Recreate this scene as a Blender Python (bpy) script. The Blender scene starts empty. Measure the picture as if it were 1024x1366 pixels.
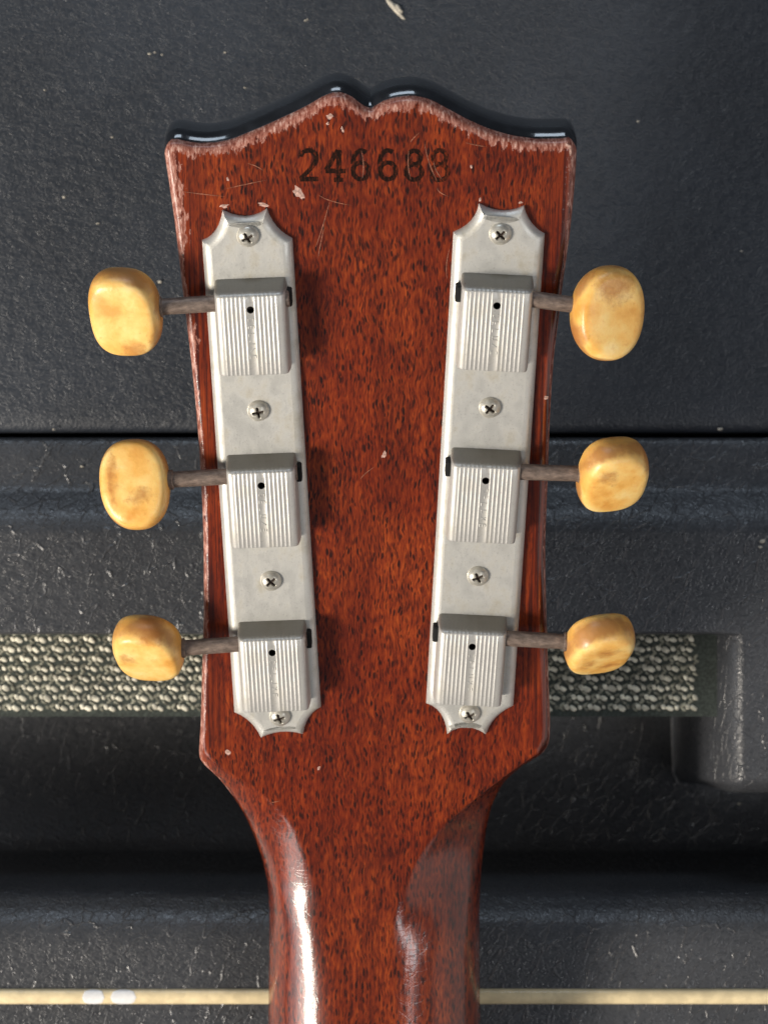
import bpy, bmesh, math, random
import numpy as np
from mathutils import Vector, Matrix, Euler
random.seed(7); rng = np.random.default_rng(7)
SC = bpy.context.scene
COL = SC.collection

# ------------------------------------------------------------------ camera, world, lamps, exposure
H = 550.0                      # camera height over the middle of the headstock (mm)
S = 0.15                       # mm per photo pixel at that distance
T = math.radians(23.0)         # how far the headstock leans towards the camera
MM = 0.001
cam = bpy.data.cameras.new('camera'); cam_o = bpy.data.objects.new('camera', cam); COL.objects.link(cam_o)
cam_o.location = (0, 0, H*MM)
cam.sensor_fit = 'VERTICAL'; cam.sensor_height = 24.0
cam.lens = 24.0/2/(683*S/H)
cam.clip_start = 0.02; cam.clip_end = 50
cam.dof.use_dof = True; cam.dof.focus_distance = (H-8)*MM; cam.dof.aperture_fstop = 20
SC.camera = cam_o

w = bpy.data.worlds.new('World'); SC.world = w; w.use_nodes = True
bgn = w.node_tree.nodes['Background']
bgn.inputs[0].default_value = (0.75, 0.85, 1.0, 1); bgn.inputs[1].default_value = 0.075
SC.view_settings.view_transform = 'Standard'; SC.view_settings.look = 'None'
SC.view_settings.exposure = 0.0; SC.view_settings.gamma = 1.0

def area(name, d, dist, sx, sy, power, color, target=(0, 0, 0)):
    l = bpy.data.lights.new(name, 'AREA'); l.shape = 'RECTANGLE'; l.size = sx; l.size_y = sy
    l.energy = power; l.color = color
    o = bpy.data.objects.new(name, l); COL.objects.link(o)
    p = Vector(d).normalized()*dist + Vector(target); o.location = p
    o.rotation_euler = (Vector(target)-p).to_track_quat('-Z', 'Y').to_euler()
    return o
area('window_light', (-.72, -.42, .56), 1.4, .40, .27, 25.0, (1.0, .91, .79))
area('door_light', (.50, -.22, .86), 1.6, .9, .14, 4.0, (.97, .98, 1.0))
area('side_light', (-1.0, -.12, .22), 1.3, 1.3, .5, 3.2, (.95, .96, 1.0))
area('sky_light', (-.10, .90, .42), 1.5, .7, .30, 4.2, (.72, .85, 1.0))
area('overhead_fill', (-.30, .42, .90), 1.7, .9, .6, .9, (.70, .84, 1.0))  # added overhead fill that brightens the upper panel, no known source
area('low_fill', (-.66, -.68, .36), 1.4, 1.0, .40, 4.4, (1.0, .93, .90))  # made-up lamp, puts a sheen on the left neck scoop
area('right_fill', (1.0, -.35, .16), 1.3, 2.0, 1.3, 4.4, (1.0, .86, .80))  # unseen lamp added for gloss on the right neck facet

# ------------------------------------------------------------------ projection helpers (mm)
N_ = np.array([0, -math.sin(T), math.cos(T)]); LV = np.array([0, math.cos(T), math.sin(T)])
O_ = np.array([0, 0, H])
def hp(px, py, h=0.0):
    """photo pixel -> (u, v) on the plane h mm over the headstock's back"""
    d = np.array([(px-512)*S, (683-py)*S, -H])
    t = (h - N_.dot(O_))/N_.dot(d)
    p = O_ + t*d
    return float(p[0]), float(p.dot(LV))
def bp(px, py, z):
    k = S*(H-z)/H
    return (px-512)*k, (683-py)*k
def pchip(xs, ys):
    xs = np.asarray(xs, float); ys = np.asarray(ys, float)
    o = np.argsort(xs); xs = xs[o]; ys = ys[o]
    hh = np.diff(xs); dl = np.diff(ys)/hh
    m = np.zeros(len(xs)); m[0] = dl[0]; m[-1] = dl[-1]
    for i in range(1, len(xs)-1):
        if dl[i-1]*dl[i] > 0:
            w1 = 2*hh[i]+hh[i-1]; w2 = hh[i]+2*hh[i-1]
            m[i] = (w1+w2)/(w1/dl[i-1]+w2/dl[i])
    def f(x):
        x = np.clip(np.asarray(x, float), xs[0], xs[-1])
        i = np.clip(np.searchsorted(xs, x)-1, 0, len(xs)-2)
        t = (x-xs[i])/hh[i]
        return ((1+2*t)*(1-t)**2*ys[i] + t*(1-t)**2*hh[i]*m[i] + t*t*(3-2*t)*ys[i+1] + t*t*(t-1)*hh[i]*m[i+1])
    return f
def sstep(a, b, x):
    t = np.clip((np.asarray(x, float)-a)/(b-a), 0, 1); return t*t*(3-2*t)

# ------------------------------------------------------------------ object helpers
def link(name, me, mat, parent=None, loc=None, rot=None, smooth=True):
    if smooth:
        me.polygons.foreach_set('use_smooth', [True]*len(me.polygons))
    if mat and not me.materials: me.materials.append(mat)
    o = bpy.data.objects.new(name, me); COL.objects.link(o)
    if parent: o.parent = parent
    if loc is not None: o.location = loc
    if rot is not None: o.rotation_euler = rot
    return o
def mesh(name, vs, fs, scale=MM, attr=None):
    me = bpy.data.meshes.new(name)
    me.from_pydata([(x*scale, y*scale, z*scale) for x, y, z in vs], [], fs)
    bm = bmesh.new(); bm.from_mesh(me); bmesh.ops.recalc_face_normals(bm, faces=bm.faces); bm.to_mesh(me); bm.free()
    if attr:
        for k, vals in attr.items():
            a = me.attributes.new(k, 'FLOAT', 'POINT'); a.data.foreach_set('value', np.asarray(vals, dtype=np.float32))
    me.update(); return me
def grid_faces(nr, nc, off=0, wrap=False):
    f = []
    for i in range(nr-1):
        for j in range(nc if wrap else nc-1):
            k = (j+1) % nc
            f.append((off+i*nc+j, off+i*nc+k, off+(i+1)*nc+k, off+(i+1)*nc+j))
    return f
def sharp(me, deg=35):
    bm = bmesh.new(); bm.from_mesh(me)
    for e in bm.edges:
        if len(e.link_faces) == 2 and e.calc_face_angle(0) > math.radians(deg): e.smooth = False
    bm.to_mesh(me); bm.free()
def empty(name, loc, rot, label, cat):
    o = bpy.data.objects.new(name, None); COL.objects.link(o); o.location = loc; o.rotation_euler = rot
    o.empty_display_size = .01; o['label'] = label; o['category'] = cat; return o

# ------------------------------------------------------------------ materials
class NT:
    def __init__(s, name):
        s.m = bpy.data.materials.new(name); s.m.use_nodes = True
        s.t = s.m.node_tree; s.b = s.t.nodes['Principled BSDF']
    def n(s, kind, **kw):
        nd = s.t.nodes.new(kind)
        for k, v in kw.items():
            if k.startswith('i_'):
                key = k[2:]; key = int(key) if key.isdigit() else key.replace('_', ' ')
                nd.inputs[key].default_value = v
            else: setattr(nd, k, v)
        return nd
    def l(s, a, b): s.t.links.new(a, b)
    def coords(s, scale=(1, 1, 1), rot=(0, 0, 0)):
        tc = s.n('ShaderNodeTexCoord'); mp = s.n('ShaderNodeMapping')
        mp.inputs['Scale'].default_value = tuple(1000*c for c in scale); mp.inputs['Rotation'].default_value = rot
        if any(rot):
            # rotate first, then stretch
            r = s.n('ShaderNodeMapping'); r.inputs['Rotation'].default_value = rot
            s.l(tc.outputs['Object'], r.inputs[0]); mp.inputs['Rotation'].default_value = (0, 0, 0)
            s.l(r.outputs[0], mp.inputs[0])
        else: s.l(tc.outputs['Object'], mp.inputs[0])
        return mp.outputs[0]
    def noise(s, co, scale=1.0, detail=3, rough=.55, dist=0):
        nd = s.n('ShaderNodeTexNoise', i_Scale=scale, i_Detail=detail, i_Roughness=rough, i_Distortion=dist)
        s.l(co, nd.inputs['Vector']); return nd.outputs[0]
    def ramp(s, fac, stops):
        r = s.n('ShaderNodeValToRGB'); e = r.color_ramp.elements
        while len(e) < len(stops): e.new(.5)
        for el, (p, c) in zip(e, stops):
            el.position = p; el.color = c if len(c) == 4 else (*c, 1)
        s.l(fac, r.inputs[0]); return r.outputs[0]
    def mr(s, v, a, b, c=0, d=1):
        r = s.n('ShaderNodeMapRange', i_1=a, i_2=b, i_3=c, i_4=d); r.interpolation_type = 'SMOOTHSTEP'
        s.l(v, r.inputs[0]); return r.outputs[0]
    def mix(s, fac, a, b, mode='MIX'):
        m = s.n('ShaderNodeMix', data_type='RGBA', blend_type=mode)
        for i, v in ((0, fac), (6, a), (7, b)):
            if hasattr(v, 'links'): s.l(v, m.inputs[i])
            else: m.inputs[i].default_value = v if not isinstance(v, tuple) or len(v) == 4 else (*v, 1)
        return m.outputs[2]
    def math(s, op, a, b=None):
        m = s.n('ShaderNodeMath', operation=op)
        for i, v in ((0, a), (1, b)):
            if v is None: continue
            if hasattr(v, 'links'): s.l(v, m.inputs[i])
            else: m.inputs[i].default_value = v
        return m.outputs[0]
    def bump(s, h, strength=.5, dist=.0003, prev=None):
        b = s.n('ShaderNodeBump', i_Strength=strength, i_Distance=dist); s.l(h, b.inputs['Height'])
        if prev is not None: s.l(prev, b.inputs['Normal'])
        return b.outputs[0]
    def set(s, **kw):
        for k, v in kw.items():
            k = k.replace('_', ' ')
            if hasattr(v, 'links'): s.l(v, s.b.inputs[k])
            else: s.b.inputs[k].default_value = v if not isinstance(v, tuple) or len(v) != 3 or k in ('Subsurface Radius',) else (*v, 1)

def mat_wood():
    t = NT('lacquered_mahogany')
    warp = t.noise(t.coords((.10, .07, .1)), 1, 2)
    base = t.coords((1, 1, 1))
    # wavy grain: shift u by slow noise
    cmb = t.n('ShaderNodeVectorMath', operation='MULTIPLY_ADD')
    nz = t.n('ShaderNodeTexNoise', i_Scale=.16, i_Detail=3.0); t.l(base, nz.inputs['Vector'])
    t.l(nz.outputs['Color'], cmb.inputs[0]); cmb.inputs[1].default_value = (1.9, 1.6, 0); t.l(base, cmb.inputs[2])
    def st(sx, sy, off=0):
        mp = t.n('ShaderNodeMapping'); mp.inputs['Scale'].default_value = (sx, sy, sy); mp.inputs['Location'].default_value = (off, off, 0)
        t.l(cmb.outputs[0], mp.inputs[0]); return mp.outputs[0]
    flecks = t.noise(st(1.9, .33), 1, 2.5, .6)
    fine = t.noise(st(3.6, .50, 7), 1, 2, .5)
    straight = t.noise(t.coords((1.5, .03, .03)), 1, 3, .6)
    mid = t.noise(base, .035, 2)
    long_ = t.noise(st(2.1, .16, 3), 1, 2, .5)
    f = t.math('ADD', t.math('MULTIPLY', flecks, .42), t.math('ADD', t.math('MULTIPLY', fine, .34), t.math('ADD', t.math('MULTIPLY', long_, .26), t.math('MULTIPLY', straight, .14))))
    f = t.math('ADD', f, t.math('MULTIPLY', t.math('SUBTRACT', t.noise(base, .16, 3), .5), .16))
    at = t.n('ShaderNodeAttribute', attribute_name='edge_grain')
    mf = t.n('ShaderNodeMix', data_type='FLOAT'); t.l(t.math('MULTIPLY', at.outputs['Fac'], .85), mf.inputs[0]); t.l(f, mf.inputs[2]); t.l(t.math('ADD', t.math('MULTIPLY', straight, .75), .185), mf.inputs[3]); f = mf.outputs[0]
    col = t.ramp(f, [(.42, (.035, .006, .0025)), (.50, (.125, .0165, .0042)), (.58, (.225, .0300, .0050)), (.72, (.39, .070, .0095))])
    col = t.mix(t.mr(mid, .35, .68), t.mix(.7, col, (.62, .42, .42), 'MULTIPLY'), col)
    def pores(sx, sy, off, r0, r1, keep):
        vo = t.n('ShaderNodeTexVoronoi', feature='F1', i_Scale=1.0, i_Randomness=1.0); t.l(st(sx, sy, off), vo.inputs['Vector'])
        sp = t.n('ShaderNodeSeparateColor'); t.l(vo.outputs['Color'], sp.inputs[0])
        rad = t.math('MULTIPLY', sp.outputs[1], .16)
        return t.math('MULTIPLY', t.mr(t.math('SUBTRACT', vo.outputs['Distance'], rad), r0, r1, 1, 0), t.mr(t.math('ADD', sp.outputs[0], t.math('SUBTRACT', t.noise(base, .09, 3), .5)), keep, keep+.12))
    pz = t.math('MAXIMUM', pores(1.45, .40, 11, .12, .30, .36), t.math('MULTIPLY', pores(2.5, .46, 23, .14, .34, .30), .8))
    pz = t.math('MULTIPLY', pz, t.math('SUBTRACT', 1.0, t.math('MULTIPLY', at.outputs['Fac'], .8)))
    col = t.mix(t.math('MULTIPLY', pz, .92), col, (.016, .0035, .002))
    band = t.noise(t.coords((.22, .018, .02)), 1, 3, .6)
    col = t.mix(t.mr(band, .38, .62, .75, 0), col, t.mix(1.0, col, (.62, .55, .55), 'MULTIPLY'))
    # straight dark lines near the long edges
    at = t.n('ShaderNodeAttribute', attribute_name='edge_grain')
    lines = t.mr(straight, .42, .52)
    dk = t.math('MULTIPLY', t.math('SUBTRACT', 1.0, lines), at.outputs['Fac'])
    col = t.mix(t.math('MULTIPLY', dk, .5), col, (.028, .006, .0045))
    # lacquer worn through along the edges; on the left also a painted highlight
    wr = t.n('ShaderNodeAttribute', attribute_name='wear_glint')
    nw = t.noise(t.coords((.95, .32, .6)), 1, 5, .7)
    wn = t.math('ADD', wr.outputs['Fac'], t.math('MULTIPLY', t.math('SUBTRACT', nw, .5), 1.9))
    wf = t.mr(wn, .46, .56)
    pink = t.ramp(t.noise(t.coords((2.2, .5, 1)), 1, 4, .65), [(.34, (.15, .034, .018)), (.52, (.36, .14, .10)), (.70, (.70, .46, .38))])
    col = t.mix(wf, col, pink)
    # hairline scratches
    t.set(Base_Color=col, Roughness=.45, Specular_IOR_Level=.15, Coat_IOR=1.68, Coat_Weight=t.mr(wf, 0, 1, .9, .4), Coat_Roughness=t.mr(wf, 0, 1, .18, .28))
    hgt = t.math('ADD', t.math('MULTIPLY', f, .5), t.math('MULTIPLY', wf, -.6))
    bm_ = t.bump(hgt, .35, .00016)
    t.set(Normal=bm_)
    lac = t.noise(t.coords((.55, .10, .3)), 1, 3)
    ck = t.n('ShaderNodeTexVoronoi', feature='DISTANCE_TO_EDGE', i_Scale=1.0); t.l(st(.16, .75, 5), ck.inputs['Vector'])
    lac = t.math('ADD', lac, t.math('MULTIPLY', t.mr(ck.outputs['Distance'], 0, .05, 1, 0), -.16))
    t.set(Coat_Normal=t.bump(t.math('ADD', lac, t.math('MULTIPLY', wf, -.5)), .12, .0005))
    return t.m
def mat_metal(name, base, metallic=.55, rough=.42, tint=(.40, .36, .27), amt=.62, fold=False):
    t = NT(name)
    a = t.noise(t.coords((.25, .18, .2)), 1, 4, .6); b = t.noise(t.coords((2.4, 2.4, 2.4)), 1, 4, .7)
    c = t.mix(t.mr(a, .48, .75, 0, amt), base, tint)
    c = t.mix(t.mr(b, .55, .72, 0, .55), c, tuple(x*.55 for x in base))
    if fold:      # shade on the folded upper end, painted as a brown tint
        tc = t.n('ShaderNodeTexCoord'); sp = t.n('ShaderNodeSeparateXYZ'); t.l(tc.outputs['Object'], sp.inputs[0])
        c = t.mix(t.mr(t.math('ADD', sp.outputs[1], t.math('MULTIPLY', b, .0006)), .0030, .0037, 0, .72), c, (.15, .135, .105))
    t.set(Base_Color=c, Metallic=metallic, Roughness=t.mr(a, .3, .7, rough-.06, rough+.12))
    t.set(Normal=t.bump(t.math('ADD', b, t.noise(t.coords((.6, .6, .6)), 1, 3)), .16, .00014))
    return t.m
def mat_shaft():
    t = NT('tarnished_steel')
    a = t.noise(t.coords((.5, 1.2, 1.2)), 1, 5, .7)
    c = t.ramp(a, [(.3, (.10, .075, .06)), (.55, (.23, .175, .145)), (.75, (.36, .27, .21))])
    t.set(Base_Color=c, Metallic=.4, Roughness=.5, Normal=t.bump(a, .3, .0002)); return t.m
def mat_button():
    t = NT('aged_ivory_plastic')
    oi = t.n('ShaderNodeObjectInfo')
    tc = t.n('ShaderNodeTexCoord'); vm = t.n('ShaderNodeVectorMath', operation='MULTIPLY_ADD')
    t.l(tc.outputs['Object'], vm.inputs[0]); vm.inputs[1].default_value = (1000, 1000, 1000)
    sc = t.n('ShaderNodeVectorMath', operation='SCALE'); sc.inputs[0].default_value = (37, 53, 91); t.l(oi.outputs['Random'], sc.inputs['Scale'])
    t.l(sc.outputs[0], vm.inputs[2])
    a = t.noise(vm.outputs[0], .15, 4, .58, .15); b = t.noise(vm.outputs[0], .75, 5, .7, .3)
    c = t.ramp(a, [(.30, (.74, .35, .07)), (.44, (.88, .50, .13)), (.57, (.93, .62, .21)), (.72, (.95, .71, .32))])
    c = t.mix(t.mr(b, .55, .74, 0, .42), c, (.66, .28, .05))
    wa = t.n('ShaderNodeAttribute', attribute_name='rim')
    g = t.math('ADD', wa.outputs['Fac'], t.math('MULTIPLY', t.math('SUBTRACT', a, .5), 2.2))
    c = t.mix(t.mr(g, .45, 1.1, 0, .85), c, (.42, .165, .04))
    sa = t.n('ShaderNodeAttribute', attribute_name='stain')
    sv = t.math('ADD', sa.outputs['Fac'], t.math('MULTIPLY', t.math('SUBTRACT', b, .5), 1.3))
    c = t.mix(t.mr(sv, .15, 1.05, 0, .72), c, (.43, .165, .04))
    t.set(Base_Color=c, Roughness=.34, Specular_IOR_Level=.5, Subsurface_Weight=.12, Subsurface_Scale=.0012, Subsurface_Radius=(1, .5, .2))
    t.set(Normal=t.bump(t.math('ADD', a, t.math('MULTIPLY', b, .35)), .28, .0006)); return t.m
def mat_leather(name, base=(.020, .021, .023), rough=.46, ang=.9, crack=1.0):
    t = NT(name)
    co = t.coords()
    nz = t.n('ShaderNodeTexNoise', i_Scale=.35, i_Detail=3.0); t.l(co, nz.inputs['Vector'])
    vm = t.n('ShaderNodeVectorMath', operation='MULTIPLY_ADD'); t.l(nz.outputs['Color'], vm.inputs[0]); vm.inputs[1].default_value = (2.6, 2.6, 1.5); t.l(co, vm.inputs[2])
    def st(sx, sy, a):
        r = t.n('ShaderNodeMapping'); r.inputs['Rotation'].default_value = (0, 0, a); t.l(vm.outputs[0], r.inputs[0])
        m2 = t.n('ShaderNodeMapping'); m2.inputs['Scale'].default_value = (sx, sy, .5); t.l(r.outputs[0], m2.inputs[0]); return m2.outputs[0]
    wr = t.noise(st(.42, 1.5, ang-.6), 1, 4, .62)                  # wavy wrinkles
    v = t.n('ShaderNodeTexVoronoi', feature='DISTANCE_TO_EDGE', i_Scale=1.0); t.l(st(.95, 1.35, .3), v.inputs['Vector'])
    vmb = t.n('ShaderNodeVectorMath', operation='MULTIPLY_ADD'); t.l(nz.outputs['Color'], vmb.inputs[0]); vmb.inputs[1].default_value = (1.5, 1.5, 1.0); t.l(co, vmb.inputs[2])
    rb = t.n('ShaderNodeMapping'); rb.inputs['Rotation'].default_value = (0, 0, -ang); t.l(vmb.outputs[0], rb.inputs[0])
    mb = t.n('ShaderNodeMapping'); mb.inputs['Scale'].default_value = (.085, .34, .5); t.l(rb.outputs[0], mb.inputs[0])
    v2 = t.n('ShaderNodeTexVoronoi', feature='DISTANCE_TO_EDGE', i_Scale=1.0); t.l(mb.outputs[0], v2.inputs['Vector'])
    hair = t.mr(v2.outputs['Distance'], .0, .045, 1, 0)            # thin raised creases
    patch = t.mr(t.noise(co, .075, 3), .34, .56)
    hair = t.math('MULTIPLY', hair, t.math('MULTIPLY', patch, t.mr(t.noise(co, .28, 2), .40, .56)))
    gr = t.mr(v.outputs['Distance'], 0, .22, 0, 1)
    h = t.math('ADD', t.math('MULTIPLY', wr, .62 if crack > .5 else .85), t.math('ADD', t.math('MULTIPLY', gr, .17 if crack > .5 else .2), t.math('MULTIPLY', hair, 1.5*crack)))
    big = t.noise(co, .022, 3)
    c = t.mix(t.mr(big, .35, .7), tuple(x*.8 for x in base), tuple(x*1.15 for x in base))
    c = t.mix(t.math('MULTIPLY', hair, .22*crack), c, (.12, .118, .115))
    dust = t.mr(t.noise(co, 1.9, 2), .735, .78, 0, .5)
    c = t.mix(dust, c, (.12, .115, .11))
    t.set(Base_Color=c, Roughness=t.mr(t.noise(co, .9, 4), .3, .7, rough-.07, rough+.12), Specular_IOR_Level=.7, Normal=t.bump(h, .46, .00042))
    return t.m
def mat_plain(name, col, rough=.5, metallic=0, bump=0, coat=0, var=.25, scale=1.0):
    t = NT(name)
    a = t.noise(t.coords((scale, scale, scale)), 1, 4, .65)
    t.set(Base_Color=t.mix(t.mr(a, .35, .7), tuple(x*(1-var) for x in col), tuple(min(1, x*(1+var)) for x in col)), Roughness=rough, Metallic=metallic, Coat_Weight=coat, Coat_Roughness=.05)
    if bump: t.set(Normal=t.bump(a, bump, .0003))
    return t.m
def mat_stamp(lo=.40):
    t = NT('stamped_ink')
    a = t.noise(t.coords((1.7, .7, 1)), 1, 4, .7)
    c = t.ramp(a, [(lo, (.008, .004, .003)), (lo+.12, (.030, .009, .005)), (lo+.22, (.13, .020, .006))])
    t.set(Base_Color=c, Roughness=.7, Specular_IOR_Level=.08); return t.m
WOOD = mat_wood(); PLATE = mat_metal('dull_nickel', (.60, .595, .56), .50, .43)
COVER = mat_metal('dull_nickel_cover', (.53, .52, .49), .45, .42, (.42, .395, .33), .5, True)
SCREW = mat_plain('screw_nickel', (.52, .50, .44), .33, .45, 0, 0, .15, .6); DARK_CROSS = mat_plain('dark_cross', (.045, .028, .02), .7, 0, 0); SHAFT = mat_shaft(); IVORY = mat_button()
LEA_T = mat_leather('black_leatherette', (.025, .030, .039), .40, .75, .08)
LEA_B = mat_leather('creased_black_leatherette', (.045, .0475, .053), .31, .95, 1.0)
BLACK = mat_plain('black_lacquer', (.014, .0155, .019), .16, 0, .2, 1.0, .3, .25)
DARK = mat_plain('dark_gap', (.006, .006, .006), .9)
CREAM = mat_plain('cream_piping_plastic', (.80, .66, .40), .35, 0, .2, .3, .12, .3)
GLINT = mat_plain('painted_glint', (.85, .85, .84), .25, 0, 0, .5, .05)
CHIP = mat_plain('pale_lacquer_chip', (.50, .31, .25), .45, 0, .6, .2, .45, 1.6)
SCR = mat_plain('scratch', (.30, .105, .055), .5, 0, 0, 0, .5, 1.2)
STAMP = mat_stamp(.44); STAMP2 = mat_stamp(.375)
YARN_L = mat_plain('pale_yarn', (.68, .645, .52), .85, 0, .5, 0, .4, .5)
YARN_G = mat_plain('grey_yarn', (.25, .245, .19), .9, 0, .5, 0, .6, .6)
YARN_D = mat_plain('dark_cloth', (.045, .054, .046), .95, 0, .4, 0, .4, 1.5)
LINT = mat_plain('lint', (.5, .46, .38), .8, 0, 0, 0, .3, 2)

# ------------------------------------------------------------------ guitar
guitar = empty('guitar', (0, 0, 0), (T, 0, 0), 'worn mahogany guitar headstock seen from the back with six yellowed tuning buttons', 'guitar')

V0 = hp(512, 1075)[1]; LB = 26.0; TAN = math.tan(math.radians(16))
def zc(v):
    q = np.maximum(V0-np.asarray(v, float), 0)
    return np.where(q < LB, TAN*q*q/(2*LB), TAN*(q-LB/2))
dL = pchip([0, 985, 1012, 1040, 1080, 1130, 1200, 1300, 2200], [1.3, 1.3, 1.6, 2.6, 4.2, 7.0, 11.0, 14.5, 15.5])
dR = pchip([0, 985, 1003, 1040, 1080, 1130, 1200, 1300, 2200], [2.2, 2.2, 3.2, 5.5, 9.5, 12.5, 14.5, 15.5, 15.5])
def unproj(px, py, below):
    u, v = hp(px, py)
    for _ in range(6):
        u, v = hp(px, py, float(zc(v))-below)
    return u, v
OL = [(217.6,190),(221,215),(227,255),(233,295),(243,380),(255,480),(262,550),(267,620),(271,700),(272,800),(270,880),(268,960),(266,1008),(268,1014),(276,1024),(290,1037),(309,1061),(326,1089),(339,1119),(350,1154),(357,1190),(359,1220),(359,1285),(358,1366),(357,1480),(357,1600),(356,2100)]
OR = [(769,186),(768,215),(763,280),(757,330),(750,380),(744,430),(738,480),(733,560),(730,640),(727,720),(728,800),(731,900),(733,975),(732,990),(725,1004),(697,1023),(672,1051),(654,1087),(646,1127),(641,1173),(639,1224),(639,1285),(640,1366),(641,1480),(641,1600),(642,2100)]
CL = [(273,1006),(290,1021),(309,1034),(353,1064),(380,1089),(394,1110),(404,1136),(416,1170),(430,1220),(444,1290),(455,1366),(462,1480),(464,1600),(464,2100)]
CR = [(722,1002),(697,1018),(672,1036),(626,1071),(590,1102),(560,1142),(541,1183),(528,1224),(518,1290),(511,1366),(506,1480),(505,1600),(505,2100)]
def table(pts, fn):
    q = [unproj(x, y, fn(y)) for x, y in pts]; return pchip([b for a, b in q], [a for a, b in q])
def tablec(pts):
    q = [unproj(x, y, 0) for x, y in pts]; return pchip([b for a, b in q], [a for a, b in q])
uL = table(OL, dL); uR = table(OR, dR); ucL = tablec(CL); ucR = tablec(CR)
py_of_v = pchip(*zip(*sorted((unproj(512, y, 0)[1], y) for y in range(60, 2140, 10))))
vcL = unproj(273, 1006, 0)[1]; vcR = unproj(722, 1002, 0)[1]
kf = pchip([0, 985, 1012, 1070, 1130, 1180, 1240, 2200], [1, 1, .3, .3, .5, .75, 1, 1])
kr = pchip([0, 985, 1003, 1100, 1180, 1230, 1290, 2200], [1, 1, .15, .15, .30, .65, 1, 1])
TOP = [(217.6,192),(224,186.5),(235,185.5),(252,189),(273,191),(302.5,187),(335,175),(376,157),(411,140),(434,127),(449,122.5),(464,126),(481,138),(493,144.5),(510,135),(531,129),(547,127.5),(568,131),(595,144),(625,160),(656,173),(686,181),(716,185),(746,184.5),(760,183),(769,187)]
RT = 1.9
tp = [hp(x, y, -RT) for x, y in TOP]; vtop = pchip([a for a, b in tp], [b for a, b in tp])
VB = hp(512, 330)[1]; VC = tp[0][1]
SIDE = np.array([0, .12, .25, .4, .55, .7, .82, .92, 1.0])      # crease -> outline
NEAR = [1.0, 2.2, 4.0, 7.0]
def row(v, uLv, uRv):
    py = float(py_of_v(v))
    cl = float(ucL(v)) if v < vcL else uLv+1.3
    cr = float(ucR(v)) if v < vcR else uRv-2.2
    if v < vcL: cl = max(cl, uLv+.8)
    if v < vcR: cr = min(cr, uRv-1.2)
    if v >= vcR and v > hp(512, 300)[1]: cr = uRv-2.2
    us = [cl+(uLv-cl)*s for s in SIDE[::-1]]; q = [s for s in SIDE[::-1]]; sd = [-1]*len(SIDE)
    wv = cr-cl; near = [n_*min(1, wv/30) for n_ in NEAR]
    inner = [cl+n_ for n_ in near] + list(np.linspace(cl+near[-1], cr-near[-1], 50)[1:-1]) + [cr-n_ for n_ in near[::-1]]
    us += inner; q += [0]*len(inner); sd += [0]*len(inner)
    us += [cr+(uRv-cr)*s for s in SIDE]; q += [s for s in SIDE]; sd += [1]*len(SIDE)
    kl_ = float(kf(py)); kr_ = float(kr(py)); z = []
    for qi, si in zip(q, sd):
        d = float(dL(py)) if si < 0 else float(dR(py))
        k = kl_ if si < 0 else kr_
        z.append(-d*((1-k)*qi + k*(1-math.sqrt(max(0, 1-qi*qi)))))
    return np.array(us), np.array(z), py
rows = []
ts = [0, .012, .025, .04, .055, .075, .10, .14, .2, .28, .38, .5, .62, .75, .88]
for t in ts:
    vl = VC*(1-t)+VB*t
    dist = (VC-VB)*t
    ins = 1.6*max(0, 1-dist/2.0)**2
    us, z, py = row(vl, float(uL(vl))+ins, float(uR(vl))-ins)
    vt = vtop(us); v = vt*(1-t)+VB*t
    qt = np.clip(1-(vt-v)/RT, 0, 1); zt = -RT*(1-np.sqrt(np.maximum(0, 1-qt*qt)))
    rows.append((us, v, np.minimum(z, zt), vt-v))
pys = list(range(330, 985, 14)) + list(range(985, 1240, 5)) + list(range(1240, 1600, 15)) + list(range(1600, 2080, 60))
for p in pys:
    v = unproj(512, p, 0)[1]
    us, z, py = row(v, float(uL(v)), float(uR(v)))
    rows.append((us, np.full(len(us), v), z+float(zc(v)), np.full(len(us), 50.0)))
NC = len(rows[0][0]); NW = 4
vs = []; wear_glint = []; eg = []
for us, v, z, dt in rows:
    c = float(zc(v[NC//2])); py = float(py_of_v(v[NC//2]))
    bot = c-14.2 if py < 985 else c-14.2-6*float(sstep(985, 1150, py))
    wl = float(np.interp(py, [150, 330, 350, 460, 500, 1000, 1100], [2.5, 2.0, .6, 1.7, .75, .85, .0]))  # left wear widened to stand in for the edge's bright highlight
    wr_ = float(np.interp(py, [150, 230, 300, 420, 1000, 1100], [1.6, 1.1, .7, .4, .45, 0.0]))
    P = []
    for j in range(NC):
        dl_ = us[j]-us[0]; dr_ = us[-1]-us[j]
        a = max(1-dt[j]/3.9 if dt[j] < 9 else 0, (1-dl_/(wl*2)) if wl > .25 else 0, (1-dr_/(wr_*2)) if wr_ > .25 else 0, 0)
        e = max(math.exp(-(dl_/5.5)**2), math.exp(-(dr_/6)**2)) if py < 1000 else 0
        if py > 1000: e = .35*float(sstep(1240, 1100, py))*0
        P.append((us[j], v[j], z[j], a, e))
    for sgn, k in ((-1, 0), (1, NC-1)):
        wall = []
        for i in range(1, NW+1):
            f = i/NW
            wall.append((us[k]-sgn*.35*f*f, v[k], z[k]+(min(bot, z[k]-.3)-z[k])*f, .0, 1.0))
        P = (wall[::-1]+P) if sgn < 0 else (P+wall)
    for x, y, zz, a, e in P: vs.append((x, y, zz)); wear_glint.append(a); eg.append(e)
NCT = NC+2*NW
vs = [(x, y, -14.2) for x, y, z in vs[:NCT]]+vs; wear_glint = [0]*NCT+wear_glint; eg = [1]*NCT+eg
fs = grid_faces(len(rows)+1, NCT)
fs += [(i*NCT+NCT-1, i*NCT, (i+1)*NCT, (i+1)*NCT+NCT-1) for i in range(len(ts)+1, len(rows))]
fs.append(tuple(range(len(vs)-NCT, len(vs))))
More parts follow.
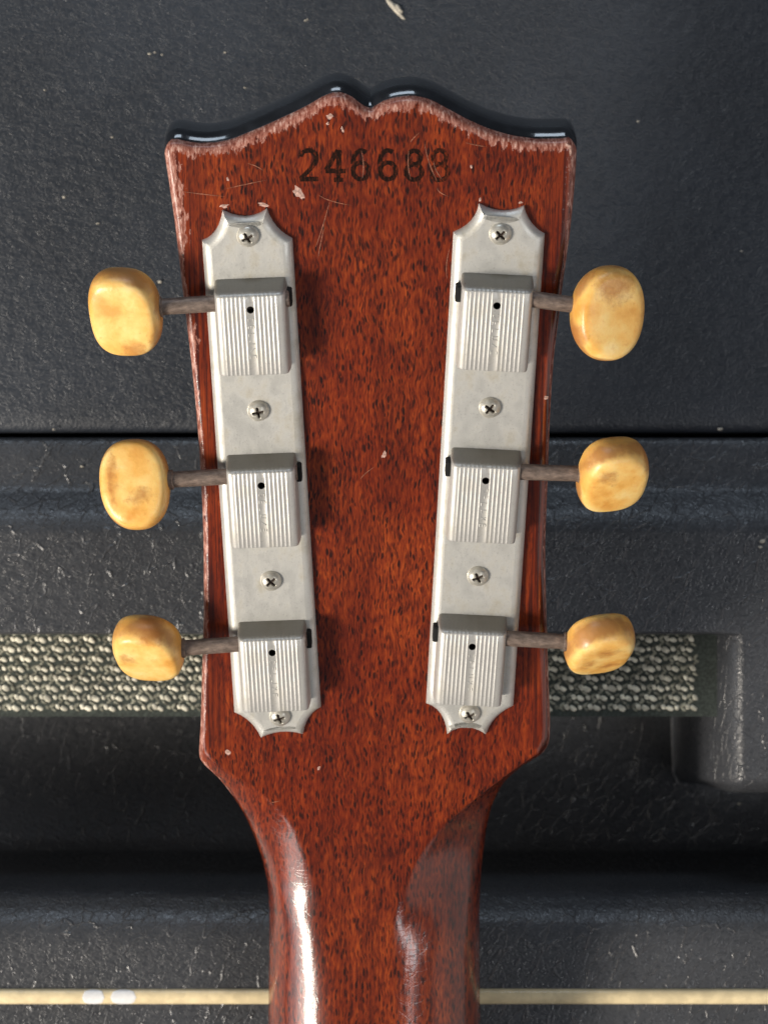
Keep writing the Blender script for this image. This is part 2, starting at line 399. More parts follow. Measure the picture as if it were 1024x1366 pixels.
me = mesh('neck', vs, fs, attr={'wear_glint': wear_glint, 'edge_grain': eg})
neck = link('neck', me, WOOD, guitar)
# cap faces flat
me.polygons[len(me.polygons)-1].use_smooth = False

# black face overlay, its lacquer wraps the whole top end
us0, v0_, z0_, _ = rows[0]
crv = []
for k in range(7, 1, -2): crv.append((rows[k][0][0], rows[k][1][0]))
crv += list(zip(us0, v0_))
for k in range(3, 9, 2): crv.append((rows[k][0][-1], rows[k][1][-1]))
cu = np.array(crv); 
# resample finely
sl = np.concatenate([[0], np.cumsum(np.hypot(*np.diff(cu, axis=0).T))]); keep = np.concatenate([[True], np.diff(sl) > 1e-4]); sl = sl[keep]; cu = cu[keep]
ss = np.linspace(0, sl[-1], 170); cu = np.stack([np.interp(ss, sl, cu[:, 0]), np.interp(ss, sl, cu[:, 1])], 1)
core = cu[8:-8, 0]; cu[8:-8, 1] = np.where((core > us0[2]) & (core < us0[-3]), vtop(core), cu[8:-8, 1])
for _ in range(2): cu[1:-1] = (cu[:-2]+2*cu[1:-1]+cu[2:])/4
tg = np.gradient(cu, axis=0); nr = np.stack([-tg[:, 1], tg[:, 0]], 1); nr /= np.linalg.norm(nr, axis=1)[:, None]
vs = []; prof = [(-.6, -RT+.1), (.0, -RT-.05), (.18, -RT-.2), (.45, -RT-.52), (.75, -RT-.92), (1.0, -RT-1.3), (1.2, -RT-1.7), (1.38, -RT-2.3), (1.5, -RT-3.4), (1.55, -8.5), (1.4, -11), (1.0, -13), (.4, -14.6), (-.6, -15.8), (-2, -16.05)]
wo = sstep(0, 5.0, np.minimum(ss, ss[-1]-ss))
for o_, zz in prof:
    for p, n_, w_ in zip(cu, nr, wo):
        oo = o_*(.12+.88*w_) if o_ > 0 else o_
        vs.append((p[0]+n_[0]*oo, p[1]+n_[1]*oo, zz))
fs = grid_faces(len(prof), len(cu))
# front sheet below the wood
base_i = len(vs); fr = []
for us, v, z, dt in rows[8:]:
    if float(py_of_v(v[NC//2])) > 1000: break
    fr.append((us[0], us[-1], v[0]))
for a, b, v in fr: vs += [(a, v, -14.25), (b, v, -14.25), (b, v, -16.0), (a, v, -16.0)]
fs += grid_faces(len(fr), 4, base_i, wrap=True); fs.append((base_i, base_i+1, base_i+2, base_i+3))
link('face_overlay', mesh('face_overlay', vs, fs), BLACK, guitar)['label'] = 'glossy black lacquered top end and face of the headstock'

# ------------------------------------------------------------------ ribbons (stamped digits, worn letters, scratches)
def ribbon(lines, width, closed=(), z=0, zstep=.004, lift=0, taper=False):
    vs, fs = [], []
    for li, ln in enumerate(lines):
        p = np.array(ln, float); n = len(p); cl = li in closed
        tg = np.zeros_like(p)
        for i in range(n):
            a = p[(i-1) % n] if (cl or i > 0) else p[i]; b = p[(i+1) % n] if (cl or i < n-1) else p[i]
            d = b-a; tg[i] = d/(np.linalg.norm(d)+1e-9)
        nr = np.stack([-tg[:, 1], tg[:, 0]], 1); off = len(vs)
        for i in range(n):
            wd = width*(math.sin(math.pi*(i+.3)/(n-.4)) if taper else 1)*.5*(1+.12*math.sin(i*2.3+li))
            a = p[i]+nr[i]*wd; b = p[i]-nr[i]*wd; zz = z+li*zstep
            vs += [(a[0], a[1], zz), (p[i][0], p[i][1], zz+lift), (b[0], b[1], zz)]
        m = n if cl else n-1
        for i in range(m):
            k = (i+1) % n
            for j in (0, 1): fs.append((off+3*i+j, off+3*k+j, off+3*k+j+1, off+3*i+j+1))
    return vs, fs
def arc(cx, cy, rx, ry, a0, a1, n=14):
    return [(cx+rx*math.cos(math.radians(a0+(a1-a0)*i/(n-1))), cy+ry*math.sin(math.radians(a0+(a1-a0)*i/(n-1)))) for i in range(n)]
def ring(cx, cy, rx, ry, n=20): return arc(cx, cy, rx, ry, 0, 360-360/n, n)
DIG = {'2': ([arc(0, .24, .38, .24, 170, -30, 10)+[(.1, -.12), (-.38, -.46)], [(-.42, -.47), (.44, -.47)]], ()),
       '4': ([[(.12, .5), (-.42, -.18), ], [(-.45, -.2), (.48, -.2)], [(.16, .5), (.16, -.5)], [(-.05, -.5), (.38, -.5)]], ()),
       '6': ([ring(0, -.2, .36, .28), arc(.02, .1, .38, .38, 55, 190, 10)], (0,)),
       '8': ([ring(0, .25, .30, .23), ring(0, -.24, .37, .26)], (0, 1))}
for ch, px in zip('246688', (411.5, 447, 481, 517, 552, 586)):
    L, c = DIG[ch]
    u, v = hp(px, 220, 0); k = 1+.03*rng.normal()
    Ls = [[(x*4.1*k, y*5.9*k) for x, y in ln] for ln in L]
    a, f = ribbon(Ls, .88, c, 0, .004, -.01)
    o = link('serial_digit', mesh('serial_digit', a, f), STAMP if px < 570 else STAMP2, guitar, (u*MM, v*MM, .00005), (0, 0, rng.normal()*.02))
# scratches
sc_lines = []
for (x0, y0, x1, y1) in ((440, 268, 421, 330), (433, 300, 424, 345), (566, 190, 585, 245), (548, 190, 560, 176), (583, 250, 598, 262), (578, 215, 590, 240), (240, 255, 300, 262), (425, 260, 470, 274), (356, 240, 300, 252), (480, 640, 500, 622), (548, 240, 545, 200), (482, 200, 483, 238), (330, 218, 352, 228), (620, 190, 650, 196), (360, 1071, 374, 1068), (600, 330, 596, 372)):
    a = np.array(hp(x0, y0)); b = np.array(hp(x1, y1)); m = (a+b)/2+rng.normal(size=2)*.6
    tt = np.linspace(0, 1, 9)[:, None]; sc_lines.append((1-tt)**2*a+2*tt*(1-tt)*m+tt**2*b)
a, f = ribbon(sc_lines, .16, (), .05, .002, .015, True)
o = link('scratch', mesh('scratch', a, f), SCR, guitar); o['kind'] = 'stuff'
# pale chips in the lacquer
def blob(r, n, seed, sx=1, sy=1, h=.025):
    g = np.random.default_rng(seed); k = 1+.35*g.normal(size=n)*.6
    vs = [(0, 0, h*1.4)]
    for i in range(n):
        a = 2*math.pi*i/n; vs.append((r*sx*k[i]*.6*math.cos(a), r*sy*k[i]*.6*math.sin(a), h))
    for i in range(n):
        a = 2*math.pi*i/n; vs.append((r*sx*k[i]*math.cos(a), r*sy*k[i]*math.sin(a), -.03))
    fs = [(0, 1+i, 1+(i+1) % n) for i in range(n)] + [(1+i, 1+n+i, 1+n+(i+1) % n, 1+(i+1) % n) for i in range(n)]
    return vs, fs
for i, (px, py, r, sx, sy, rot) in enumerate(((398, 256, 1.3, 1, .8, -.9), (403, 262, .6, 1, 1, 0), (512, 607, 1.0, .5, 1.1, -.2), (440, 155, .8, 1, .8, 0), (437, 165, .35, 1, 1, 0), (247, 316, 1.0, 1.4, .45, -.1), (304, 239, .4, .7, 1.3, .2), (299, 275, .8, 1.4, .6, .3), (351, 273, .8, 1.4, .55, -.2), (640, 266, .45, .6, 1.2, 0), (694, 270, .5, 1.2, .6, .2), (726, 531, .8, 1.1, .6, 0), (722, 430, .6, .7, 1, 0), (269, 314, .5, .7, 1.2, .2), (304, 1004, .8, .8, 1, .2), (457, 173, .5, .5, 1.5, .3), (745, 300, .6, .5, 1.6, 0), (628, 222, .5, .6, 1.2, .3), (757, 200, .9, .7, 1.2, .2), (425, 1025, .6, .5, 1.3, -.3))):
    hgt = 0.0 if 280 < px < 715 else -.15
    u, v = hp(px, py, hgt); a, f = blob(r, 11, 30+i, sx, sy)
    link('lacquer_chip', mesh('lacquer_chip', a, f), CHIP, guitar, (u*MM, v*MM, hgt*MM), (0, 0, rot), smooth=False)

# ------------------------------------------------------------------ tuner plates
PH = 1.9
def cr_seg(p, n=7):
    """quadratic curve through three points"""
    a, m, b = map(np.array, p); c = 2*m-(a+b)/2; tt = np.linspace(0, 1, n)[:-1]
    return [tuple((1-t)**2*a+2*t*(1-t)*c+t*t*b) for t in tt]
PL = dict(tl=(297,281), tr=(356,279), tm=(328,289), lm=(287.5,308), le=(269.5,321), rm=(369,303), re=(390,318.5), bl=(312.5,950), blm=(333.5,963), btl=(348,984), btm=(375,976), btr=(404.5,979), brm=(412,957), br=(428,943))
PR = dict(tl=(638.5,272), tr=(698.5,275), tm=(669,281.5), lm=(628,295), le=(604.5,310), rm=(708.5,298), re=(726.3,312.5), bl=(568,938), blm=(587.5,952), btl=(596,979), btm=(621,970), btr=(648,979.5), brm=(661,957), br=(684.5,941))
def outline(d):
    q = {k: np.array(hp(x, y, .5)) for k, (x, y) in d.items()}
    pts = cr_seg((q['tl'], q['tm'], q['tr'])) + cr_seg((q['tr'], q['rm'], q['re']))
    pts += [tuple(q['re']+(q['br']-q['re'])*t) for t in np.linspace(0, 1, 24)[:-1]]
    pts += cr_seg((q['br'], q['brm'], q['btr'])) + cr_seg((q['btr'], q['btm'], q['btl'])) + cr_seg((q['btl'], q['blm'], q['bl']))
    pts += [tuple(q['bl']+(q['le']-q['bl'])*t) for t in np.linspace(0, 1, 24)[:-1]] + cr_seg((q['le'], q['lm'], q['tl']))
    return np.array(pts)
def inset(p, d):
    a = np.roll(p, 1, 0); b = np.roll(p, -1, 0)
    e1 = p-a; e2 = b-p; e1 /= np.linalg.norm(e1, axis=1)[:, None]; e2 /= np.linalg.norm(e2, axis=1)[:, None]
    n1 = np.stack([e1[:, 1], -e1[:, 0]], 1); n2 = np.stack([e2[:, 1], -e2[:, 0]], 1)
    m = n1+n2; m /= np.linalg.norm(m, axis=1)[:, None]; c = np.maximum((m*n1).sum(1), .72)
    return p+m*(d/c)[:, None]
def screw_mesh():
    R_, hh = 2.2, 1.35; nr_, na = 16, 48; vs = [(0, 0, 0)]; fs = []
    def zf(x, y):
        r = math.hypot(x, y)/R_; z = hh*(1-r**2.6)**.62 if r < 1 else 0
        w1 = .31*(1-.25*r); arm = 1.15
        dx = max(0, 1-max(0, abs(y)-w1*.55)/.16) if abs(x) < arm else 0; dy = max(0, 1-max(0, abs(x)-w1*.55)/.16) if abs(y) < arm else 0
        rec = min(1, max(dx*min(1, (arm-abs(x))/.2) if abs(x) < arm else 0, dy*min(1, (arm-abs(y))/.2) if abs(y) < arm else 0))
        dia = min(1, max(0, (.46-(abs(x)+abs(y))*.75)/.15))
        return z-max(rec*.75, dia*.95)
    vs[0] = (0, 0, zf(0, 0))
    for i in range(1, nr_+1):
        r = R_*(i/nr_)
        if i == nr_: r = R_
        for j in range(na):
            a = 2*math.pi*j/na; x, y = r*math.cos(a), r*math.sin(a); vs.append((x, y, zf(x, y) if i < nr_ else 0.0))
    for j in range(na): vs.append((R_*math.cos(2*math.pi*j/na), R_*math.sin(2*math.pi*j/na), -.25))
    fs += [(0, 1+j, 1+(j+1) % na) for j in range(na)] + grid_faces(nr_+1, na, 1, True)
    m = mesh('screw', vs, fs); sharp(m, 50)
    m.materials.append(SCREW); m.materials.append(DARK_CROSS)
    for p in m.polygons:
        r = math.hypot(p.center.x, p.center.y)/MM
        if r < 1.5 and p.center.z/MM < hh*(1-(r/R_)**2.6)**.62-.42: p.material_index = 1  # deep faces of the cross recess are dark brown
    return m
SCM = screw_mesh()
SCP = [[(330.5, 316, .5), (344.5, 549, .2), (361.5, 775.5, .75), (373, 957, .35)], [(667, 313, .75), (653, 544.5, .9), (637, 769.5, .4), (626, 953, .5)]]
plates = []
for d, scp in zip((PL, PR), SCP):
    o0 = outline(d); vs = []
    lay = [(0, -.02), (.04, .55), (.22, .95), (.60, 1.45), (1.0, 1.72), (1.45, 1.86), (1.9, PH)]
    for i_, z_ in lay:
        for p in (inset(o0, i_) if i_ else o0): vs.append((p[0], p[1], z_))
    n = len(o0); fs = grid_faces(len(lay), n, 0, True); ti = (len(lay)-1)*n
    assert n == 82
    top = [tuple(ti+i for i in list(range(0, 9))+[80, 81]), tuple(ti+i for i in range(39, 50))] + [tuple(ti+i for i in (6+k, 7+k, 81-k, 82-k)) for k in range(2, 33)]
    me = bpy.data.meshes.new('mounting_plate'); me.from_pydata([(x*MM, y*MM, z*MM) for x, y, z in vs], [], fs+top)
    bm = bmesh.new(); bm.from_mesh(me)
    bmesh.ops.triangulate(bm, faces=[f for f in bm.faces if len(f.verts) > 4], ngon_method='EAR_CLIP'); bmesh.ops.recalc_face_normals(bm, faces=bm.faces); bm.to_mesh(me); bm.free()
    pl = link('mounting_plate', me, PLATE, guitar); sharp(me, 45); plates.append(pl)
    for p in me.polygons:
        if all(abs(me.vertices[i].co.z-PH*MM) < 1e-6 for i in p.vertices): p.use_smooth = False
    for px, py, ro in scp:
        u, v = hp(px, py, PH+.4); link('screw', SCM, None, pl, (u*MM, v*MM, PH*MM), (rng.normal()*.04, rng.normal()*.04, ro))

# ------------------------------------------------------------------ gear housings
HH = 7.4                                    # top of the cover over the wood
def housing_mesh():
    half, sh = 7.05, 1.5
    cs = [(-half, PH-.5), (-half-.02, 2.6), (-half+.05, 4.3), (-half+.22, 5.5)]
    for a in np.linspace(10, 90, 6): cs.append((-half+.30+1.2-1.2*math.cos(math.radians(a)), 6.2+1.2*math.sin(math.radians(a))))
    flat = []
    x = -half+2.0
    rid = [-(.92+.83*k) for k in range(5, -1, -1)] + [(.92+.83*k) for k in range(6)]
    for r in rid: flat += [(r-.17, HH-.01), (r-.06, HH+.065), (r+.06, HH+.065), (r+.17, HH-.01)]
    cs = cs + [p for p in flat] + [(-x_, z_) for x_, z_ in cs[::-1]]
    # along v: lower cut end -> ridge -> sloping upper end
    vsn = [-13.35, -13.30, -13.05, -9, -4, 0, 2.5, 2.75, 2.95, 3.12, 3.28, 3.5, 3.8, 4.25, 4.7]
    sc_ = [.955, .985, 1, 1, 1, 1, 1, .985, .955, .905, .83, .70, .52, .26, .02]
    vs = []
    for v, k in zip(vsn, sc_):
        rk = 1 if v > -13.0 and v < 2.9 else (.3 if v >= 2.9 else .6)
        for x_, z_ in cs:
            zz = z_
            if abs(x_) < 6 and z_ > HH: zz = HH+(z_-HH)*rk
            z2 = PH-.5+(zz-(PH-.5))*k
            xs = x_*(1-.05*(1-k)) if v > 3 else x_*(1 if k > .99 else .99)
            vs.append((xs, v, z2))
    n = len(cs); fs = grid_faces(len(vsn), n); fs.append(tuple(range(n))); fs.append(tuple(range(len(vs)-n, len(vs))))
    fs += [(i*n, (i+1)*n, (i+1)*n+n-1, i*n+n-1) for i in range(len(vsn)-1)]
    me = mesh('gear_housing', vs, fs)
    # drill the real oil hole, then drop the drill
    bm = bmesh.new(); bmesh.ops.create_cone(bm, cap_ends=True, segments=20, radius1=.00073, radius2=.00073, depth=.008)
    cm = bpy.data.meshes.new('drill'); bm.to_mesh(cm); bm.free()
    a = bpy.data.objects.new('a', me); b = bpy.data.objects.new('b', cm); COL.objects.link(a); COL.objects.link(b); b.location = (0, 0, .0065)
    md = a.modifiers.new('cut', 'BOOLEAN'); md.object = b; md.operation = 'DIFFERENCE'; md.solver = 'EXACT'
    dg = bpy.context.evaluated_depsgraph_get(); m2 = bpy.data.meshes.new_from_object(a.evaluated_get(dg))
    bpy.data.objects.remove(a); bpy.data.objects.remove(b); m2.name = 'gear_housing'
    ok = len(m2.polygons) > 100
    m2 = m2 if ok else me
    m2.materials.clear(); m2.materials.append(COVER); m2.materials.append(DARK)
    for p in m2.polygons:
        c = p.center
        if math.hypot(c.x, c.y) < .00074 and c.z < (HH-.25)*MM and c.z > .0026-.0007: p.material_index = 1
    m2.polygons.foreach_set('use_smooth', [True]*len(m2.polygons)); sharp(m2, 40); return m2
HM = housing_mesh()
LET = {'D': [[(0, 0), (0, 1), (.45, .95), (.62, .5), (.45, .05), (0, 0)]], 'E': [[(.55, 1), (0, 1), (0, 0), (.55, 0)], [(0, .5), (.45, .5)]], 'L': [[(0, 1), (0, 0), (.55, 0)]],
       'U': [[(0, 1), (0, .2), (.3, 0), (.6, .2), (.6, 1)]], 'X': [[(0, 0), (.6, 1)], [(0, 1), (.6, 0)]]}
def letters_mesh(seed):
    g = np.random.default_rng(seed); Ls = []
    for i, ch in enumerate('DELUXE'):
        for ln in LET[ch]:
            pts = [((y-.5)*1.05, -1.75-i*1.50-x*1.1) for x, y in ln]
            for a, b in zip(pts[:-1], pts[1:]):            # worn: some strokes are rubbed away
                if g.random() < .26: continue
                a = np.array(a); b = np.array(b); Ls.append([tuple(a+(b-a)*t) for t in np.linspace(.04, .96, 4)])
    v, f = ribbon(Ls, .22, (), 0, .0006, .14); return mesh('worn_lettering', v, f)
hub = []
HOLES = [[(334, 413.5), (348.5, 648), (363, 871)], [(662.5, 408), (647.5, 641.5), (629.5, 863)]]
AX = [math.atan2(-(hp(*HOLES[s][2], HH)[0]-hp(*HOLES[s][0], HH)[0]), -(hp(*HOLES[s][2], HH)[1]-hp(*HOLES[s][0], HH)[1])) for s in (0, 1)]
first = None
for s in (0, 1):
    for i, (px, py) in enumerate(HOLES[s]):
        u, v = hp(px, py, HH)
        if first is None: first = h_ = link('gear_housing', HM, None, guitar)
        else: h_ = first.copy(); COL.objects.link(h_); h_.parent = guitar
        h_.location = (u*MM, v*MM, 0); h_.rotation_euler = (0, 0, -AX[s]+(.02, .0, .01)[i]*(1 if s == 0 else -1)*0)
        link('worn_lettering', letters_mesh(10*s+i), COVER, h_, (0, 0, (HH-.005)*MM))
        hub.append((s, i, u, v, h_))

# ------------------------------------------------------------------ tuning buttons and shafts
def button_mesh(a, b, c, n=2.5, seed=0, stains=()):
    g = np.random.default_rng(seed); na = 64
    prof = [(1.07, 0.0), (1.07, .22), (1.055, .45), (.985, .62), (.93, .76), (.985, .42), (1.0, .14), (1.0, 0)]
    ring_ = [(0.0, 1.03), (.35, 1.02), (.62, 1.0), (.76, .97), (.835, .925), (.89, .84), (.935, .70), (.972, .46), (.993, .22), (1.0, 0.0)]
    ring_ = ring_ + [(r, -z) for r, z in ring_[-2::-1]]
    ph = g.random(4)*6.28
    vs = []; rim = []; stn = []
    for r, z in ring_:
        for j in range(na):
            t = 2*math.pi*j/na
            ct, st = math.cos(t), math.sin(t)
            x = abs(ct)**(2/n)*(1 if ct >= 0 else -1); y = abs(st)**(2/n)*(1 if st >= 0 else -1)
            k = 1+.018*math.sin(2*t+ph[0])+.012*math.sin(3*t+ph[1])
            dz = .02*math.sin(1.7*r*ct*2+ph[2])+.02*math.cos(2.1*r*st*2+ph[3])
            vs.append((a*r*x*k, b*r*y*k, c*(z+dz*(1-abs(z))*.5 + (dz*.6 if abs(z) > .9 else 0)))); rim.append(min(1, max(0, (r-.86)/.14)))
            stn.append(max([0]+[max(0, 1-math.hypot((r*x-sx_)/rx_, (r*y-sy_)/ry_)**2) for sx_, sy_, rx_, ry_ in stains]))
    fs = grid_faces(len(ring_), na, 0, True)
    fs = [f for f in fs]
    me = mesh('tuning_button', vs, fs, attr={'rim': rim, 'stain': stn})
    bm = bmesh.new(); bm.from_mesh(me); bmesh.ops.remove_doubles(bm, verts=bm.verts, dist=1e-6); bmesh.ops.recalc_face_normals(bm, faces=bm.faces); bm.to_mesh(me); bm.free()
    return me
#            px    py    half-w half-h  tilt yaw  roll n   label
BUT = [[(167.5, 416, 7.0, 8.9, 14, -9, 2, 2.7, 'yellowed button, upper left, with a brown stain at its lower edge'),
        (180.5, 645.5, 6.95, 9.0, -24, -3, 4, 2.35, 'mottled amber oval button seen face on, middle left'),
        (198, 865, 6.85, 9.0, 34, -10, 3, 2.6, 'glossy tilted yellow button, lower left, over the woven grille')],
       [(809.5, 417.5, 7.2, 9.1, -10, 17, -6, 2.2, 'rounded brown-topped button on a bent shaft, upper right'),
        (816, 633, 6.95, 8.9, 30, 14, 0, 2.7, 'bright yellow tilted button, middle right'),
        (798.5, 859.5, 6.9, 8.9, 42, 14, 0, 2.7, 'tilted button with a pale worn patch in its face, lower right')]]
SHP = [[(213, 409.5, 290, 404.5), (228, 640, 303, 635.5), (244, 864.5, 318, 859)], [(779, 408.5, 712, 399.5), (774, 632, 700, 629.5), (755, 856, 684, 852)]]
HS = 4.9
STN = [[((.25, -.72, .5, .4), (.95, -.55, .35, .5)), ((-.55, .1, .25, .8), (.2, -.25, .5, .25)), ((.5, .95, .7, .25), (-.5, .2, .3, .3))],
       [((-.05, .62, .75, .5), (-.9, -.5, .3, .4)), ((-.35, .45, .4, .3), (.9, .7, .3, .4)), ((0, .45, .6, .25), (-.45, -.1, .22, .5), (.3, -.3, .5, .2))]]
for s, i, u, v, hob in hub:
    px, py, a, b, tilt, yaw, roll, n, lab = BUT[s][i]
    x0, y0, x1, y1 = SHP[s][i]
    A = Vector((*hp(x0, y0, HS), HS)); B = Vector((*hp(x1, y1, HS), HS))
    cu_, cv_ = hp(px, py, HS)
    bt = link('tuning_button', button_mesh(a, b, 3.75, n, 5*s+i, STN[s][i]), IVORY, guitar)
    R = Matrix.Rotation(math.radians(yaw), 3, 'Y') @ Matrix.Rotation(math.radians(tilt), 3, 'X')
    R = Matrix.Rotation(math.radians(roll), 3, 'Z') @ R
    M = Matrix.Translation((cu_*MM, cv_*MM, HS*MM)) @ R.to_4x4()
    bt.matrix_local = M; bt['label'] = lab
    # shaft: from the button through the cover, its far end shows in the slot
    d = (B-A).normalized(); far = B+d*13.9
    st = A-d*1.5; L = (far-st).length
    prof = [(0, 0), (0, 1.95), (1.9, 2.0), (2.1, 1.62), (3.2, 1.58), (L*.35, 1.6), (L-.25, 1.62), (L, 1.4), (L, 0)]
    na = 24; vs = []
    for zz, r in prof:
        for j in range(na):
            t = 2*math.pi*j/na; vs.append((zz, r*math.cos(t)*(1+.01*rng.normal()), r*math.sin(t)))
    me = mesh('shaft', vs, grid_faces(len(prof), na, 0, True)); sharp(me, 50)
    sh_ = link('shaft', me, SHAFT, guitar)
    sh_.matrix_local = Matrix.Translation(st*MM) @ d.to_track_quat('X', 'Z').to_matrix().to_4x4()
    # slotted side tab of the cover on the inner edge
    inner = 1 if s == 0 else -1
    bx = bmesh.new(); bmesh.ops.create_cube(bx, size=1)
    for q in bx.verts: q.co = Vector((q.co.x*.0012, q.co.y*.0032, q.co.z*.0030))
    bmesh.ops.bevel(bx, geom=bx.edges[:], offset=.00025, segments=1, affect='EDGES')
    m_ = bpy.data.meshes.new('shaft_slot'); bx.to_mesh(m_); bx.free()
    link('shaft_slot', m_, DARK, hob, (inner*.00735, .0011, (PH+1.7)*MM), smooth=False)

# ------------------------------------------------------------------ cabinet behind
cab = empty('cabinet', (0, 0, -.10), (0, 0, 0), 'black leatherette cabinet with a woven grille strip and cream piping behind the headstock', 'cabinet')
inv = Matrix.Translation((0, 0, .10))
def cabpart(name, vs, fs, mat, **k):
    vs = [(x, y, z+100) for x, y, z in vs]; return link(name, mesh(name, vs, fs), mat, cab, **k)
# upper panel
ZU = -80
vs = []; pxs = np.linspace(-620, 1660, 120)
pyr = [574.5, 577.5, 577.5, 576.8, 575, 571, 565, 555, 540] + list(np.linspace(520, -560, 40)); zr = [-104, -100, -84.5, -82.8, -81.5, -80.7, -80.3, -80.1, -80] + [-80]*40
for y_, z_ in zip(pyr, zr):
    for x_ in pxs:
        a, b = bp(x_, y_, -80); vs.append((a, b, z_ - 1.2*float(sstep(300, -200, y_))*0 + .35*math.sin(x_*.004+y_*.006)))
cabpart('upper_panel', vs, grid_faces(len(pyr), len(pxs)), LEA_T)
# lower shell: one height field for rim, rolled edges, face with notch, sloping recess, ledge
PLt = pchip([570, 580.5, 582, 586, 600, 640, 652, 660, 672, 686, 700, 712, 842, 846, 848, 955, 957, 960, 1150, 1172, 1182, 1187, 1191, 1196, 1204, 1216, 1230, 1244, 1260, 1330, 2050],
            [-104, -100, -82.4, -80.4, -79.6, -78.7, -78.1, -77, -75.2, -73.4, -72.4, -72, -72, -73, -79.5, -79.5, -128, -138, -129, -126, -113, -90, -79.5, -77.0, -75.0, -72.6, -70.9, -70.2, -69.9, -69.8, -69.8])
PRt = pchip([570, 580.5, 582, 586, 600, 640, 652, 660, 672, 686, 700, 712, 1030, 1042, 1052, 1062, 1070, 1078, 1150, 1172, 1182, 1187, 1191, 1196, 1204, 1216, 1230, 1244, 1260, 1330, 2050],
            [-104, -100, -82.4, -80.4, -79.6, -78.7, -78.1, -77, -75.2, -73.4, -72.4, -72, -72, -72.6, -75, -81, -110, -133, -129, -126, -113, -90, -79.5, -77.0, -75.0, -72.6, -70.9, -70.2, -69.9, -69.8, -69.8])
pyr = np.concatenate([np.array([575, 580, 581, 582, 584]), np.arange(588, 712, 3.0), np.arange(712, 836, 12), [838, 841, 843, 845, 846.5, 848, 850], np.arange(860, 950, 12), [953, 955, 956, 957, 960], np.arange(966, 1040, 6.0), np.arange(1040, 1084, 3.0), np.arange(1086, 1170, 6.0), np.arange(1170, 1200, 1.5), np.arange(1200, 1262, 3.0), np.arange(1265, 1620, 15), np.arange(1640, 2050, 50)])
pxs = np.concatenate([np.arange(-620, 900, 16), np.arange(902, 1000, 3.0), np.arange(1004, 1660, 14)])
vs = []
for y_ in pyr:
    l0_ = float(PLt(y_)); r_ = float(PRt(y_))
    for x_ in pxs:
        q_ = float(np.clip((x_-936)/8, 0, 1))*float(sstep(845, 849, y_))*float(sstep(1070, 1045, y_)); l_ = l0_+(-88-l0_)*q_
        k = float(np.clip((x_-940)/52, 0, 1)); k = math.sin(k*math.pi/2)**.9
        zz = l_*(1-k)+r_*k + .12*math.sin(x_*.021+y_*.017)
        a, b = bp(x_, y_, -74); vs.append((a, b, zz))
cabpart('front_shell', vs, grid_faces(len(pyr), len(pxs)), LEA_B)
# dark gap behind the joint
a0, b0 = bp(-620, 560, -105); a1, b1 = bp(1660, 600, -105)
cabpart('joint_gap', [(a0, b0, -104.5), (a1, b0, -104.5), (a1, b1, -104.5), (a0, b1, -104.5)], [(0, 1, 2, 3)], DARK)
# piping
vs = []; na = 14; xs_ = np.linspace(-620, 1660, 90)
_, yc = bp(512, 1330, -69); 
for x_ in xs_:
    a, _ = bp(x_, 1330, -69)
    for j in range(na):
        t = math.pi*(j/(na-1)); vs.append((a, yc+1.78*math.cos(t), -70.4+1.9*math.sin(t)**.7))
cabpart('piping', vs, grid_faces(len(xs_), na), CREAM)
for px, ln in ((125, 2.5), (165, 2.9)):  # two bright reflections on the piping, modelled as white patches
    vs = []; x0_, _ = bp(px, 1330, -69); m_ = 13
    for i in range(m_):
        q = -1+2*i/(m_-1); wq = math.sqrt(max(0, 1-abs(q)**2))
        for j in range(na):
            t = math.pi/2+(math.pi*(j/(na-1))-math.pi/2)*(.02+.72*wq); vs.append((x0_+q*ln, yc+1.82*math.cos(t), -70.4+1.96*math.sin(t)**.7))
    cabpart('painted_glint', vs, grid_faces(m_, na), GLINT)
# grille cloth: dark backing, then the yarn floats that stand proud of it
x0, y0 = bp(-620, 846, -78.6); x1, y1 = bp(962, 956, -78.6); nx, ny = 120, 10; vs = []  # bare dark strip past the yarn stands in for shadow at right
for j in range(ny):
    for i in range(nx): vs.append((x0+(x1-x0)*i/(nx-1), y0+(y1-y0)*j/(ny-1), -78.8+.1*math.sin(i*2.2+j)))
cloth = cabpart('grille_cloth', vs, grid_faces(ny, nx), YARN_D)
def floats(name, mat, items):
    V, F = [], []; tv = []
    base = [(1, .25), (.62, .72), (0, .95), (-.7, .8), (-1, -.25), (-.62, -.72), (0, -.95), (.7, -.8)]; na = 8
    for (cx, cy, cz, rx, ry, rz, rot) in items:
        off = len(V); c_, s_ = math.cos(rot), math.sin(rot)
        jit = [(1+.06*rng.normal()) for _ in base]
        for k, hz in ((1.0, 0), (.86, .55), (.52, .95)):
            for (bx2, by2), j in zip(base, jit):
                lx = bx2*rx*k*j; ly = by2*ry*k*j
                V.append((cx+lx*c_-ly*s_, cy+lx*s_+ly*c_, cz+rz*hz))
        V.append((cx, cy, cz+rz)); F += grid_faces(3, na, off, True); F += [(off+24, off+16+a, off+16+(a+1) % na) for a in range(na)]
    o = cabpart(name, V, F, mat); o['kind'] = 'stuff'; return o
sx = 32.3*S*(H+78)/H; sy = 13.0*S*(H+78)/H
lt, gy = [], []
xl, yt = bp(-500, 853, -78); xr, _ = bp(929, 853, -78); cnt = int((xr-xl)/sx)+3
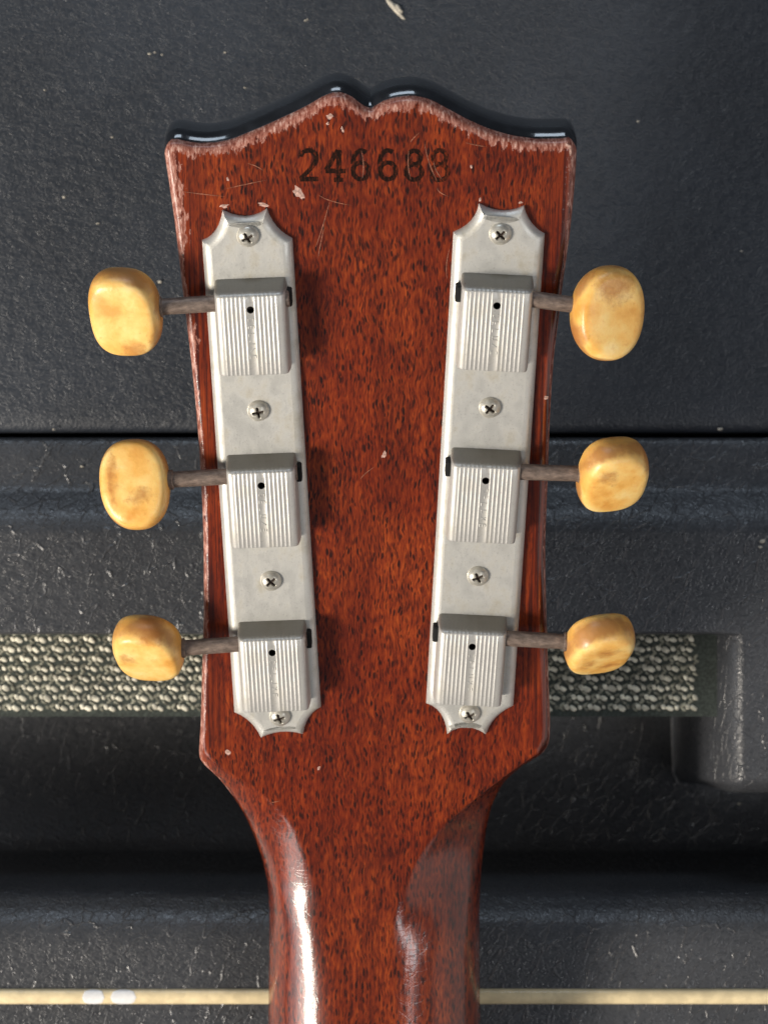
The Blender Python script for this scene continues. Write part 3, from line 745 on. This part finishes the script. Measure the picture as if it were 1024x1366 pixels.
for r in range(8):
    for c in range(-2, cnt+1):
        bx_ = xl+c*sx-r*sx*.305 + (r//3)*sx; by = yt-r*sy
        for (ox, oy, rx, ry, rot, kind) in ((.00, .07, .58, .76, .55, 0), (.25, -.08, .98, .62, -.38, 0), (.57, .02, .52, .62, .6, 2), (.42, .47, .85, .36, -.5, 1), (.80, .22, .95, .42, .6, 1), (.82, -.20, .7, .34, -.5, 1), (.10, .52, .62, .34, .5, 1)):
            x_ = bx_+ox*sx+rng.normal()*.07; y_ = by+oy*sy+rng.normal()*.05
            if x_ < xl-3 or x_ > xr: continue
            if kind == 2: kind = 0 if rng.random() < .75 else 1
            q = 1+.08*rng.normal()
            (lt if kind == 0 else gy).append((x_, y_, -78.75 if kind == 0 else -78.85, rx*q, ry*q*1.02, (.32 if kind == 0 else .24)*(1+.2*rng.random()), rot+rng.normal()*.08))
floats('pale_yarn', YARN_L, lt); floats('grey_yarn', YARN_G, gy)

# ------------------------------------------------------------------ dust and lint on the cabinet
V, F = [], []
for (px, py, r) in ((407, 27, .35), (410, 26, .25), (200, 72, .45), (207, 70, .35), (216, 73, .3), (850, 162, .5), (86, 263, .5), (131, 298, .4), (150, 183, .35), (327, 117, .3), (196, 386, .4), (214, 376, .55), (110, 622, .5), (72, 573, .4), (960, 572, .7), (1016, 722, .8), (1013, 730, .5), (185, 1190, .45), (165, 1190, .35), (800, 1166, .35), (664, 1110, .4), (985, 1072, .6), (796, 1160, .3), (988, 335, .35), (60, 120, .3), (300, 70, .3)):
    z = -79.6 if py < 578 else float((PLt if px < 960 else PRt)(py))+.3
    a, b = bp(px, py, z); vv, ff = blob(r*.8, 7, int(px+py), 1.2, .7, .18); off = len(V)
    V += [(x+a, y+b, zz+z) for x, y, zz in vv]; F += [tuple(i+off for i in f) for f in ff]
o = link('dust', mesh('dust', V, F), LINT, None); o['kind'] = 'stuff'; o['label'] = 'pale dust specks scattered over the black leatherette'; o['category'] = 'dust'
vv, ff = [], []
for k, (dx, dy, r, sx_, sy_) in enumerate(((0, 0, 1.7, 1.5, .42), (.5, .5, 1.1, 1.2, .5))):
    a, f = blob(r, 12, 90+k, sx_, sy_, .35); off = len(vv); vv += [(x+dx, y+dy, z+k*.15) for x, y, z in a]; ff += [tuple(i+off for i in q) for q in f]
x_, y_ = bp(527, 11, -79.7); o = link('lint', mesh('lint', vv, ff), LINT, None, (x_*MM, y_*MM, -.0796), (0, 0, -.85))
o['label'] = 'small pale flake of lint on the black panel above the headstock'; o['category'] = 'lint'
